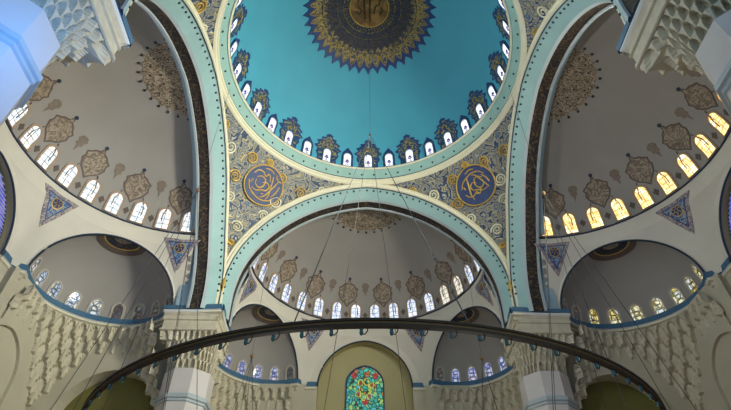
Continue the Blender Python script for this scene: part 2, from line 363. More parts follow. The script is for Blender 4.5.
    if name == 'far_right': strokes = [[(-x*.95, y*.97) if i % 2 else (x*.9, -y*.8+.05) for x, y in s_] for i, s_ in enumerate(strokes)]
    for st in strokes:
        pts = []
        for i in range(len(st)-1):          # Catmull-Rom through the pen points
            p0, p1, p2, p3 = st[max(0, i-1)], st[i], st[i+1], st[min(len(st)-1, i+2)]
            for j in range(5):
                t = j/5; pts.append(tuple(.5*((2*p1[k]) + (-p0[k]+p2[k])*t + (2*p0[k]-5*p1[k]+4*p2[k]-p3[k])*t*t + (-p0[k]+3*p1[k]-3*p2[k]+p3[k])*t**3) for k in (0, 1)))
        pts.append(st[-1]); n = len(pts)
        mb = MB(); mb.tube([f(x*R, y*R, .012) for x, y in pts], [.0032+.0032*sin(pi*min(1, (i+1)/n)) for i in range(n)], 'gold', 5); mb.build('letter_stroke', ro, True)

# ------------------------------------------------------------------ main dome
full = lambda a: (sin(a), cos(a))
dome = Rev([(RD*cos(radians(e)), ZD+RD*sin(radians(e))) for e in [5.0 + (90-5.0)*i/48 for i in range(49)]], (0, 0), full)
mb = MB(); mb.quadgrid([[dome.at(2*pi*j/96, dome.L[-1]*i/40*.9999) for j in range(96)] for i in range(41)], 'dome', True)
dome_o = mb.build('main_dome', smooth=True, **ST('turquoise main dome ringed with small bright windows', 'dome'))
def ringstrip(prof, m, n=120):
    mb = MB(); mb.quadgrid([[(r*sin(2*pi*j/n), r*cos(2*pi*j/n), z) for j in range(n)] for r, z in prof], m, True); return mb
ring = ringstrip([(.931, 3.070), (.940, 3.066), (.985, 3.012)], 'green_band').build('trim_1', smooth=False, **ST('pale green studded cornice ring below the dome windows', 'cornice'))
ringstrip([(.985, 3.012), (.978, 3.006), (.985, 3.0)], 'dark_line').build('dark_line', ring)
ringstrip([(.985, 3.0), (.975, 2.994), (.978, 2.984), (.992, 2.978), (.985, 2.970), (.990, 2.962), (1.005, 2.955)], 'cream_mould').build('cream_moulding', ring)
ringstrip([(.932, 3.078), (.922, 3.073), (.933, 3.064)], 'cream_mould').build('upper_moulding', ring)
for k in range(63):
    a = 2*pi*k/63 + .055
    if abs((a+pi) % (2*pi)-pi) > radians(128): continue
    mb = MB(); mb.ball((.966*sin(a), .966*cos(a), 3.036), .0085, 'stud', 6, 4); mb.build('stud', ring)
# centre medallion
pf = dome.pole(); RM = RD*radians(33)
mb = MB(); n = 40
sp = star(RM*.90, RM, n, 6)
decal(mb, pf, sp, (0, 0), [(.3, 'dome_navy'), (.5, 'dome_navy'), (.68, 'dome_navy'), (.72, 'dull_gold'), (.80, 'dull_gold'), (.88, 'dull_gold'), (.93, 'navy'), (1, 'navy')], 0, .006)
med = mb.build('dome_medallion', label='round navy and gold medallion at the crown of the turquoise dome', category='medallion')
mb = MB(); decal(mb, pf, circle(RD*radians(9.3), 40), (0, 0), [(.5, 'hub_gold'), (1, 'hub_gold')], .006, .010); mb.build('gold_centre', med)
for R, w, m in ((9.5, .005, 'gold'), (12.5, .0035, 'dull_gold'), (22.8, .006, 'dull_gold'), (15.6, .003, 'dull_gold')):
    mb = MB(); mb.tube([pf(x, y, .010) for x, y in circle(RD*radians(R), 64)], w, m, 5, True); mb.build('gold_ring', med, True)
for k in range(48):
    a = 2*pi*k/48; mb = MB()
    mb.tube([pf(r*RD*sin(a), r*RD*cos(a), .009) for r in (radians(10), radians(11.2), radians(12.3))], .0022, 'dull_gold', 4); mb.build('short_ray', med)
for k in range(n):
    a = 2*pi*(k+.0)/n; r0, r1 = RD*radians(23.5), RD*radians(29.5); h = RD*radians(26.5)*pi/n*.8
    mb = MB(); pts = []
    for i in range(9):
        t = i/8; r = r0+(r1-r0)*t; b = h*sin(pi*t**.7)/(RD*radians(26.5)); pts.append((r, b))
    loop = [(r, a+b) for r, b in pts] + [(r, a-b) for r, b in pts[-2:0:-1]]
    mb.tube([pf(r*sin(b), r*cos(b), .009) for r, b in loop], .003, 'gold', 4, True); mb.build('gold_petal', med)
# letters inside the gold centre
for st in ([(-.28, -.62), (-.26, .0), (-.22, .62)], [(.0, -.6), (.02, .0), (.04, .68)], [(.28, -.5), (.36, -.66), (.55, -.55), (.5, -.2), (.3, -.1), (.24, .3)], [(-.6, -.3), (-.5, -.62), (-.28, -.62)], [(-.7, .2), (-.5, .35), (-.4, .1), (-.6, -.05)], [(.55, .35), (.7, .1), (.6, -.05)]):
    R = RD*radians(9.3); mb = MB(); mb.tube([pf(x*R, y*R, .012) for x, y in st], .0065, 'bronze', 5); mb.build('letter_stroke', med, True)
# script band strokes between the rings
rnd = random.Random(11)
for k in range(36):
    a0 = 2*pi*k/36; mb = MB(); rr = 19.2+rnd.uniform(-1.5, 1.5); pts = []
    for i in range(10):
        t = i/9; pts.append((RD*radians(rr + 2.0*sin(t*2*pi+rnd.random())), a0 + (t-.5)*.19))
    mb.tube([pf(r*sin(a), r*cos(a), .009) for r, a in pts], .0032, 'palm_edge', 4); mb.build('script_stroke', med)
# windows and their painted hoods
NW = 34
big = [(0, .235), (-.018, .222), (-.012, .205), (-.040, .196), (-.036, .178), (-.062, .160), (-.050, .140), (-.072, .118), (-.052, .098), (-.060, .070), (-.048, .04), (-.05, 0)]
big = [(x*1.6, y*1.2) for x, y in big]; big = big + [(-x, y) for x, y in big[::-1]]
small = [(0, .162), (-.016, .142), (-.034, .122), (-.044, .095), (-.042, .05), (-.046, 0)]; small = [(x*1.08, y*1.18) for x, y in small]; small = small + [(-x, y) for x, y in small[::-1]]
vis = [k for k in range(-11, 12)]
for i, k in enumerate(vis):
    az = 2*pi*k/NW + radians(.4); f = dome.local(az, .012)
    if k % 2 == 0:
        mb = MB(); decal(mb, f, densify(big, 2), (0, .11), [(.5, 'palm_blue'), (.86, 'palm_blue'), (1, 'navy')], 0, .0045)
        o = mb.build('window_hood', label='tall blue and gold painted hood over the %s dome window from the left' % ORD[i], category='painted hood', group='tall painted hoods around the dome')
        for sx in (-1, 1):
            mb = MB(); mb.tube([f(sx*x, y, .007) for x, y in ((.0, .215), (.022, .19), (.012, .17), (.036, .155), (.028, .13), (.045, .115))], .004, 'gold', 4); mb.build('gold_scroll', o, True)
    else:
        mb = MB(); decal(mb, f, densify(small, 2), (0, .08), [(.6, 'navy'), (1, 'navy')], 0, .0045)
        mb.build('window_hood', label='small pointed navy hood over the %s dome window from the left' % ORD[i], category='painted hood', group='small navy hoods around the dome')
    window(lambda u, v, off=0, f=f: f(u, v, off+.0046), .064, .134, .007, 'navy_frame', 'pane_dome', '%s window from the left in the ring under the main dome' % ORD[i], 0, .0075, 'flower', 'white_rim')

# ------------------------------------------------------------------ semi-domes with their exedrae
HC, RB, HB, ZB = 1.165, .855, .6, 2.30      # centre distance, base radius, rise, base level
AP = .84                                     # apothem of the half hexagon below
EX_R, EX_D = .41, .365                       # exedra half width and depth
def line_on(mb, pts, r, m): mb.tube(pts, r, m, 5)
PALM = [(0, .222), (-.012, .203), (-.014, .190), (-.045, .176), (-.058, .160), (-.086, .140), (-.078, .112), (-.086, .088), (-.070, .052), (-.058, .034), (-.03, .012), (0, -.024)]
PALM = PALM + [(-x, y) for x, y in PALM[-2:0:-1]]
FLOW = [(0, .10), (-.02, .095), (-.034, .07), (-.022, .05), (-.026, .03), (-.01, .02), (0, -.02)]; FLOW = FLOW + [(-x, y) for x, y in FLOW[-2:0:-1]]
DOT = [(0, .02), (-.016, 0), (0, -.026), (.016, 0)]
def wall_arch(mb, P, s0, s1, z0, z1, c, hw, spring, pt, depth, m, m_soff, m_back, back=True):
    """wall P(s, z, d) with an arched opening and its reveal"""
    r = hw*(1+pt); top = math.acos(hw*pt/r) if pt else pi/2; n = 14
    right = [(c+hw, z0), (c+hw, spring)] + [(c + r*cos(top*i/n)-hw*pt, spring+r*sin(top*i/n)) for i in range(1, n+1)]
    curve = right + [(2*c-s, z) for s, z in right[-2::-1]]
    outer = [(s1, z) for s, z in right[:2]] + [(s1 + (c-s1)*(i/n), z1 if i > n*.0 else spring) for i in range(1, n+1)]
    outer = outer + [(s0+(c-s0)*(i/n), z1) for i in range(n-1, 0, -1)] + [(s0, spring), (s0, z0)]
    outer[2] = (s1, z1); outer[-3] = (s0, z1)
    mb.quadgrid([[P(s, z, 0) for s, z in outer], [P(s, z, 0) for s, z in curve]], m)
    mb.quadgrid([[P(s, z, 0) for s, z in curve], [P(s, z, depth) for s, z in curve]], m_soff)
    if back:
        mb.quadgrid([[P(s, z, depth) for s, z in curve], [P(c, min(z, spring), depth) for s, z in curve]], m_back)
    return curve
SIDE_WORD = {'left': 'left', 'right': 'right', 'far': 'far'}
for side in ('left', 'right', 'far'):
    F = fr(side); sw = SIDE_WORD[side]
    f2 = FR[side]
    c0 = f2(HC, 0)
    # azimuth increases from the picture's left to its right in every frame
    sgn = {'left': 1, 'right': -1, 'far': 1}[side]
    def dirf(az, f2=f2, sgn=sgn):
        return f2(cos(az), sgn*sin(az))
    semi = Rev([(RB*cos(pi/2*i/32), ZB+HB*sin(pi/2*i/32)) for i in range(33)], c0, dirf)
    mb = MB()
    azs = [-pi/2 + pi*j/64 for j in range(65)]
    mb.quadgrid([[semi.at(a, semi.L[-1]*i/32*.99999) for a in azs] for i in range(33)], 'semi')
    # strip that carries the semi-dome's edge to the great arch, and the cheek between them
    def rad(az, z):
        """distance of the wall below the semi-dome from its centre"""
        w = sqrt(max(0, .43**2-(z-ZC)**2)); sec = (az+radians(30)) % radians(60) - radians(30)
        h = atan2(w, AP)
        return None if abs(sec) < h else hypot(AP, w) + (RB-AP)*max(0, (z-2.173)/(ZB-2.173))
    sec_pts = [(hypot(AP, sqrt(max(0, .43**2-(z-ZC)**2))) + (RB-AP)*max(0, (z-2.173)/(ZB-2.173)), z) for z in [ZC + (ZB-ZC)*i/10 for i in range(10)]] + [(RB*cos(pi/2*i/24), ZB+HB*sin(pi/2*i/24)) for i in range(25)]
    for s_ in (-1, 1):
        outp = []
        for w, z in sec_pts:
            if z <= ZB: aw = None; zz = z
            else: zz = z
            r = 1+CC-.03
            if z <= ZS: ow, oz = 1-.03, z
            elif z <= ZB: ow, oz = sqrt(r*r-(z-ZS)**2)-CC, z
            else:
                a = atan2(z-ZB, w) * (1); lo, hi = 0, 1.4     # ray from (0, ZB)
                for _ in range(30):
                    mid = (lo+hi)/2
                    if hypot(mid*cos(a)+CC, ZB+mid*sin(a)-ZS) < r: lo = mid
                    else: hi = mid
                ow, oz = lo*cos(a), ZB+lo*sin(a)
            outp.append((ow*lean(oz), oz))
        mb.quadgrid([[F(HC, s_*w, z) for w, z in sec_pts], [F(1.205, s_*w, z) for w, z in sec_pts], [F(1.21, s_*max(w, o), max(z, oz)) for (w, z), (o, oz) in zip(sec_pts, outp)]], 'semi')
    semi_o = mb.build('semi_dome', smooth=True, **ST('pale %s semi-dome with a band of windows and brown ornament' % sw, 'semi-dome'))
    # lower zone: pendentives between exedra arches
    mb = MB(); zs_ = [ZC + (2.173-ZC)*(1-(1-i/14)**2) for i in range(15)]
    for cdeg in (-90, -30, 30, 90):
        rows = []
        for z in zs_:
            w = sqrt(max(0, .43**2-(z-ZC)**2)); h = radians(30)-atan2(w, AP); r = hypot(AP, w)
            lo, hi = -h, h
            if cdeg == -90: lo = 0
            if cdeg == 90: hi = 0
            rows.append([(c0[0]+r*dirf(radians(cdeg)+lo+(hi-lo)*j/10)[0], c0[1]+r*dirf(radians(cdeg)+lo+(hi-lo)*j/10)[1], z) for j in range(11)])
        mb.quadgrid(rows, 'cream')
    mb.quadgrid([[(c0[0]+(AP+(RB-AP)*i/3)*dirf(a)[0], c0[1]+(AP+(RB-AP)*i/3)*dirf(a)[1], 2.173+(ZB-2.173)*i/3) for a in azs] for i in range(4)], 'cream')
    pend_o = mb.build('spandrel', smooth=True, **ST('cream wall zone between the %s semi-dome and its lower arches' % sw, 'wall'))
    mb = MB(); line_on(mb, [(c0[0]+(RB-.004)*dirf(a)[0], c0[1]+(RB-.004)*dirf(a)[1], ZB) for a in azs], .0065, 'dark_line'); mb.build('base_line', semi_o)
    # windows and palmettes of the semi-dome
    ring_pane = {'left': 'pane_left', 'right': 'pane_right', 'far': 'pane_far'}[side]
    for k in range(16):
        az = radians((k-7.5)*11.25)
        pm = ring_pane if not (side == 'far' and k in (12, 13)) else 'pane_far_warm'
        window(semi.local(az, .018), .076, .158, .013, 'frame', pm, '%s window from the left in the ring of the %s semi-dome' % (ORD[k], sw), .12, .008, 'bars', None, 'lead' if side != 'right' else 'frame')
        if k < 15:
            mb = MB(); decal(mb, semi.local(radians((k-7)*11.25), .085), densify([(x*1.3, y*1.3) for x, y in DOT], 2), (0, 0), [(1, 'palm_edge')], 0, .003); mb.build('painted_dart', semi_o)
    for k in range(8):
        az = radians((2*k-7)*11.25); f = semi.local(az, .168)
        mb = MB(); decal(mb, f, densify(PALM, 3), (0, .095), [(.45, 'palm_brown'), (.88, 'palm_brown'), (1, 'palm_edge')], 0, .003)
        o = mb.build('painted_palmette', label='brown palmette, %s from the left above the windows of the %s semi-dome' % (ORD[k], sw), category='painted ornament', group='brown palmettes of the %s semi-dome' % sw)
        for s_ in (-1, 1):
            mb = MB(); mb.tube([f(s_*x, y, .004) for x, y in ((.07, .04), (.085, .0), (.098, -.04), (.098, -.09))], .004, 'palm_edge', 4); mb.build('stem', o)
        mb = MB(); decal(mb, lambda u, v, off=0: f(u, v+.225, off), circle(.013, 10), (0, 0), [(1, 'dark_line')], 0, .005); mb.build('bud', o)
        if k < 7:
            f = semi.local(radians((2*k-6)*11.25), .265)
            mb = MB(); decal(mb, f, densify(FLOW, 2), (0, .05), [(.5, 'faint'), (1, 'faint')], 0, .003)
            mb.build('painted_flower', label='faint brown flower, %s from the left between palmettes of the %s semi-dome' % (ORD[k], sw), category='painted ornament', group='faint flowers of the %s semi-dome' % sw)
    # medallion at the crown
    pf = semi.pole(); R = .30
    def half(pts): return [(x, y) for x, y in pts]
    mb = MB(); decal(mb, pf, [(x, max(y, -.03)) for y, x in star(R*.93, R, 28, 4)], (0, 0), [(.2, 'navy'), (.4, 'sunburst'), (.7, 'sunburst'), (1, 'sunburst')], 0, .003)
    md = mb.build('sunburst_medallion', label='brown sunburst medallion at the crown of the %s semi-dome' % sw, category='medallion', group='sunburst medallions of the semi-domes')
    for rr, nn, sz in ((1.03, 28, .009), (.80, 22, .007), (.58, 16, .007), (.38, 10, .006)):
        for k in range(nn):
            a = 2*pi*(k+.5*(rr < .9))/nn; y, x = cos(a), sin(a)
            if y*rr < -.02: continue
            mb = MB(); decal(mb, lambda u, v, off=0: pf(x*R*rr+u, y*R*rr+v, off), circle(sz, 6), (0, 0), [(1, 'stud')], 0, .006); mb.build('dark_bud', md)
    # tile panels between the arches
    for cdeg, nm in ((-30, 'near' if side == 'left' else 'far' if side == 'right' else 'left'), (30, 'far' if side == 'left' else 'near' if side == 'right' else 'right'), (-84, 'outer left'), (84, 'outer right')):
        def f(u, v, off=0, cdeg=cdeg):
            z = 2.145+v; w = sqrt(max(0, .43**2-(min(z, 2.173)-ZC)**2)); r = hypot(AP, w) + (RB-AP)*max(0, (z-2.173)/(ZB-2.173)) - off
            a = radians(cdeg) + u/.87; d = dirf(a); return (c0[0]+r*d[0], c0[1]+r*d[1], z)
        tri = [(0, -.135), (-.125, .10), (-.08, .105), (0, .098), (.08, .105), (.125, .10)]
        mb = MB(); decal(mb, f, densify(tri, 6), (0, .02), [(.3, 'tile'), (.62, 'tile'), (.7, 'navy'), (1, 'tile_edge')], 0, .004)
        lab = {-84: 'blue tile triangle squeezed against the arch at the left end of the %s semi-dome' % sw, 84: 'blue tile triangle squeezed against the arch at the right end of the %s semi-dome' % sw}.get(cdeg, 'blue triangular tile panel under the %s semi-dome, the one on its %s side' % (sw, nm))
        o = mb.build('tile_panel', label=lab, category='tile panel', group='blue triangular tile panels')
        mb = MB(); decal(mb, lambda u, v, off=0: f(u, v+.025, off), circle(.036, 20), (0, 0), [(.85, 'navy'), (1, 'gold')], .004, .008); mb.build('dark_disc', o)
        for k in range(6):
            mb = MB(); a = k*pi/3; mb.tube([f(.008*cos(a), .025+.008*sin(a), .010), f(.018*cos(a+.5), .025+.018*sin(a+.5), .010), f(.027*cos(a+.2), .025+.027*sin(a+.2), .010)], .0028, 'gold', 4); mb.build('gold_letter', o)
    # exedrae
    for es in (-1, 1):
        az0 = radians(60*es); ca = dirf(az0); cx, cy = c0[0]+AP*ca[0], c0[1]+AP*ca[1]; ct = dirf(az0+pi/2)
        def edir(a, ca=ca, ct=ct): return (EX_D*cos(a)*ca[0]+EX_R*sin(a)*ct[0], EX_D*cos(a)*ca[1]+EX_R*sin(a)*ct[1])
        def edir1(a, edir=edir): d = edir(a); return (d[0]/EX_R, d[1]/EX_R)
        ex = Rev([(EX_R*cos(pi/2*i/24), ZC+EX_R*sin(pi/2*i/24)) for i in range(25)], (cx, cy), edir1)
        az_e = [-pi/2+pi*j/48 for j in range(49)]
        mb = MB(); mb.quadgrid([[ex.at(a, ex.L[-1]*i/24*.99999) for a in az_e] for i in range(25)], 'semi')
        # front wall ring between the exedra mouth and the pendentive zone
        place = {('left', 1): 'far left corner', ('left', -1): 'near left corner', ('right', -1): 'far right corner', ('right', 1): 'near right corner', ('far', -1): 'left of the stained window', ('far', 1): 'right of the stained window'}
        pl = {('left', 1): 'left exedra', ('left', -1): 'near left exedra', ('right', -1): 'right exedra', ('right', 1): 'near right exedra', ('far', -1): 'exedra left of the stained window', ('far', 1): 'exedra right of the stained window'}[(side, es)]
        n = 32; a1 = [(EX_R*cos(pi*i/n), ZC+EX_R*sin(pi*i/n)) for i in range(n+1)]; a2 = [(.43*cos(pi*i/n), ZC+.43*sin(pi*i/n)) for i in range(n+1)]
        P = lambda s_, z, d=0: (cx+ct[0]*s_+ca[0]*d, cy+ct[1]*s_+ca[1]*d, z)
        mb.quadgrid([[P(s_, z) for s_, z in a1], [P(s_, z) for s_, z in a2]], 'cream')
        exo = mb.build('exedra', smooth=True, **ST('small half dome, the %s' % pl, 'exedra'))
        mb = MB(); mb.tube([P(s_, z, -.002) for s_, z in a1], .0068, 'dark_line', 5); mb.build('arch_line', exo)
        nv = 9
        for k in range(nv):
            a = radians((k-4)*20)
            inner_end = (es == 1 and side == 'left') or (es == -1 and side == 'right')
            pmn = {'left': 'pane_ex_left', 'right': 'pane_ex_right', 'far': 'pane_ex_far'}[side]
            dim = {('left', 1): k >= 5, ('right', -1): k <= 1, ('far', -1): k == 8, ('far', 1): k == 0}.get((side, es), False)
            window(ex.local(a, .022), .064, .116, .012, 'pale_frame', 'pane_dim' if dim else pmn, '%s window from the left in the %s' % (ORD[k], pl), .35, .007, 'roundels')
        pf2 = ex.pole(); mb = MB()
        hc = [(.155*sin(a), .155*cos(a)) for a in [-pi/2+pi*i/24 for i in range(25)]]
        decal(mb, pf2, hc, (0, 0), [(.35, 'sunburst'), (.68, 'dome_navy'), (.74, 'gold'), (1, 'palm_edge')], 0, .004, False)
        mo = mb.build('half_medallion', label='dark half round medallion at the crown of the %s' % pl, category='medallion', group='half round medallions of the exedrae')
    # blue cornice, moulding below, pier caps
    def corn(pts, closed=False):
        """pts in (a, t); cornice follows them; inward = towards the hall"""
    E = []
    for es in (-1, 1):
        az0 = radians(60*es); ca = dirf(az0); cx, cy = c0[0]+AP*ca[0], c0[1]+AP*ca[1]; ct = dirf(az0+pi/2)
        arc = [(cx+EX_D*cos(a)*ca[0]+EX_R*sin(a)*ct[0], cy+EX_D*cos(a)*ca[1]+EX_R*sin(a)*ct[1]) for a in [-pi/2+pi*i/40 for i in range(41)]]
        cen = (cx, cy)
        # end next to the main pier, end next to the axis
        ax_end = (c0[0]+AP*dirf(0)[0]+.375*es*dirf(pi/2)[0], c0[1]+AP*dirf(0)[1]+.375*es*dirf(pi/2)[1])
        kx = (c0[0]+(AP/cos(radians(30)))*dirf(radians(30*es))[0], c0[1]+(AP/cos(radians(30)))*dirf(radians(30*es))[1])
        pier = f2(.905, sgn*es*.905)
        if es == 1: path = [ax_end, kx] + arc + [pier]
        else: path = [pier] + arc + [kx, ax_end]
        prof = [(.0, 1.782, 'blue'), (-.012, 1.776, 'blue'), (-.016, 1.738, 'blue'), (-.008, 1.733, 'white_rim'), (-.010, 1.722, 'cream_mould'), (.004, 1.712, 'stone'), (.002, 1.690, 'stone'), (.022, 1.680, 'stone')]
        # offset towards the hall: use averaged normals
        nrm = []
        for i in range(len(path)):
            a = Vector(path[max(0, i-1)]); b = Vector(path[min(len(path)-1, i+1)]); d = (b-a).normalized(); nn = Vector((-d.y, d.x))
            hallward = Vector((c0[0]*.75, c0[1]*.75)) - Vector(path[i])
            if nn.dot(hallward) < 0: nn = -nn
            nrm.append(nn)
        mb = MB()
        rows = [[(p[0]-n_.x*o, p[1]-n_.y*o, z) for p, n_ in zip(path, nrm)] for o, z, m in prof]
        mb.quadgrid(rows, lambda a, b: prof[a+1][2])
        pl = {('left', 1): 'left exedra', ('left', -1): 'near left exedra', ('right', -1): 'right exedra', ('right', 1): 'near right exedra', ('far', -1): 'exedra left of the stained window', ('far', 1): 'exedra right of the stained window'}[(side, es)]
        mb.build('trim_cornice', **ST('blue cornice curving under the %s' % pl, 'cornice'))
        # muqarnas below
        Ea, Et = 1.585, .72*es*sgn
        NZ, Z0, Z1 = 66, 1.12, 1.695; tiers = 7; ncell = 15
        mb = MB(); rows = []
        phs = [radians(-27 + 168*j/(ncell*9)) for j in range(ncell*9+1)]
        def mq_r(ph, z, j):
            # ph measured from the direction +a turning towards +t
            da, dt = cos(ph), sin(ph)
            ra = .366/da if da > .05 else 9; rt = .371/dt if dt > .05 else 9
            rw = min(ra, rt)
            base = .338
            T = (Z1-z)/(Z1-Z0)*tiers; ti = min(tiers-1, int(T)); h = 1-(T-ti)
            c = (j/9 + .5*(ti % 2)) % 1
            step = base + ti*.030
            x = abs(c-.5)*2
            niche = 0
            if x < .74 and h < .92*sqrt(max(0, 1-(x/.74)**2.2))+.02: niche = 1-.25*(x/.74)**2
            rr = step + .032*niche*(.6+.4*(1-h)) - (.006 if x > .86 else 0) + .004*(1-h)
            return min(rr, rw + .008), rr >= rw + .002
        for i in range(NZ+1):
            z = Z1-(Z1-Z0)*i/NZ
            row = []
            for j, ph in enumerate(phs):
                r, beh = mq_r(ph, z-1e-5, j); row.append((F(Ea+r*cos(ph), Et+es*sgn*r*sin(ph), z), beh))
            rows.append(row)
        nC = len(phs); i0 = mb.add([q_[0] for r_ in rows for q_ in r_])
        for a_ in range(NZ):
            for b_ in range(nC-1):
                if rows[a_][b_][1] and rows[a_][b_+1][1] and rows[a_+1][b_][1] and rows[a_+1][b_+1][1]: continue
                mb.face((i0+a_*nC+b_, i0+a_*nC+b_+1, i0+(a_+1)*nC+b_+1, i0+(a_+1)*nC+b_), 'stone')
        mb.build('trim_muqarnas', **ST('carved honeycomb vaulting under the cornice of the %s' % pl, 'carving'))
        # bay walls
        sg = es*sgn
        mb = MB()
        PB = lambda s_, z, d=0: F(s_, sg*(1.095+d), z)
        wall_arch(mb, PB, 1.15, 1.97, -.1, 1.74, 1.50, .315, 1.11, .02, .10, 'wall', 'wall', 'olive')
        mb.build('wall_%s_bay' % side, **ST('plain wall with a tall olive arched recess below the %s' % pl, 'wall'))
        mb = MB()
        PA = lambda s_, z, d=0: F(1.955+d, sg*s_, z)
        cv = wall_arch(mb, PA, .46, 1.10, -.1, 1.74, .68, .20, 1.25, .08, .02, 'wall', 'wall', 'wall')
        mb.quadgrid([[F(1.955, sg*.49, -.1), F(1.955, sg*.49, 1.74)], [F(2.02, sg*.47, -.1), F(2.02, sg*.47, 1.74)]], 'wall')
        mb.build('wall_%s_inner_bay' % side, **ST('plain wall with a blind arch beside the %s' % pl, 'wall'))
    # axis wall
    mb = MB(); PX = lambda s_, z, d=0: F(HC+AP+d, s_, z)
    r_ = .37
    hw, pt = .37, .06; r = hw*(1+pt); top = math.acos(hw*pt/r); n = 20
    right = [(hw, -.1), (hw, ZC)] + [(r*cos(top*i/n)-hw*pt, ZC+r*sin(top*i/n)) for i in range(1, n+1)]
    cv = right + [(-s_, z) for s_, z in right[-2::-1]]
    out = [(.49, -.1), (.49, ZC)] + [(.432*cos(pi/2*i/n), ZC+.432*sin(pi/2*i/n)) for i in range(1, n+1)]; out = out + [(-s_, z) for s_, z in out[-2::-1]]
    mb.quadgrid([[PX(s_, z) for s_, z in out], [PX(s_, z) for s_, z in cv]], lambda a, b: 'wall' if b in (0, len(cv)-2) else 'cream')
    mb.quadgrid([[PX(s_, z) for s_, z in cv], [PX(s_, z, .08) for s_, z in cv]], 'ochre')
    mb.quadgrid([[PX(s_, z, .08) for s_, z in cv], [PX(0, min(z, ZC), .08) for s_, z in cv]], 'ochre')
    ax = mb.build('wall_%s' % side, **ST('tall arched wall in the middle of the %s side' % sw, 'wall'))
    mb = MB(); mb.tube([PX(s_, z, -.002) for s_, z in cv if z >= ZC-.001], .0065, 'dark_line', 5); mb.build('arch_line', ax)
    if side == 'far':
        hw2 = .148; pt2 = .25
        ol = [(x, y+1.2) for x, y in arch_outline(.285, .745, .12, 12)]
        fa = lambda u, v, off=0: PX(u, v, .08-off)
        mb = MB(); inner = densify(ol, 2); outer = [(x*1.07, 1.2+(y-1.2)*1.015-.01*(y < 1.21)) for x, y in inner]
        mb.quadgrid([[fa(x, y, 0) for x, y in outer], [fa(x, y, .012) for x, y in outer], [fa(x, y, .012) for x, y in inner], [fa(x, y, 0) for x, y in inner]], 'navy', True)
        NWIN += 1
        rt = mb.build('window_%d' % NWIN, **ST('green stained glass window with a pointed top in the far wall', 'window'))
        mb = MB(); decal(mb, fa, inner, (0, 1.62), [(.3, 'stained'), (.6, 'stained'), (1, 'stained')], 0, .004); mb.build('pane', rt)
        for (u, v) in ((-.085, 1.868), (.085, 1.868), (0, 1.655), (-.085, 1.45), (.085, 1.45)):
            mb = MB(); decal(mb, lambda a, b, off=0: fa(u+a, v+b, off), densify([(0, .03), (-.026, .012), (-.016, -.02), (0, -.028), (.016, -.02), (.026, .012)], 2), (0, 0), [(1, 'red_glass')], .004, .007); mb.build('red_piece', rt)
        for k in range(8):
            a = k*pi/4+.2; mb = MB(); rr = .028
            cxx, cyy = .062*sin(a), 1.755+.062*cos(a)
            mb.tube([fa(cxx+rr*cos(t*2*pi/10)*(.7), cyy+rr*sin(t*2*pi/10), .008) for t in range(10)], .0042, 'yellow_glass', 4, True); mb.build('yellow_loop', rt)
            if k % 2: 
                mb = MB(); decal(mb, lambda p, q_, off=0: fa(cxx+p, cyy+q_, off), circle(.013, 8), (0, 0), [(1, 'red_glass')], .004, .008); mb.build('red_piece', rt)
    else:
        fa = lambda u, v, off=0: PX(u, v, .05-off)
        hw2 = .362; ol = [(x, y+1.2) for x, y in arch_outline(.72, .925, .06, 14)]
        mb = MB(); inner = densify(ol, 2); outer = [(x*1.015, y) for x, y in inner]
        mb.quadgrid([[fa(x, y, 0) for x, y in outer], [fa(x, y, .012) for x, y in outer], [fa(x, y, .012) for x, y in inner], [fa(x, y, 0) for x, y in inner]], 'lead', True)
        NWIN += 1
        rt = mb.build('window_%d' % NWIN, **ST('tall blue lattice window in the middle of the %s wall' % sw, 'window'))
        mb = MB(); decal(mb, fa, inner, (0, 1.62), [(.5, 'pane_blue'), (1, 'pane_blue')], 0, .004); mb.build('pane', rt)
        for k in range(44):
            z = 1.3+k*.0185; hwz = .36 if z < ZC else sqrt(max(0, .385**2-(z-ZC)**2))-.02
            if hwz < .03: continue
            mb = MB(); mb.tube([fa(-hwz, z, .009), fa(hwz, z, .009)], .0035, 'grey', 4); mb.build('slat', rt)

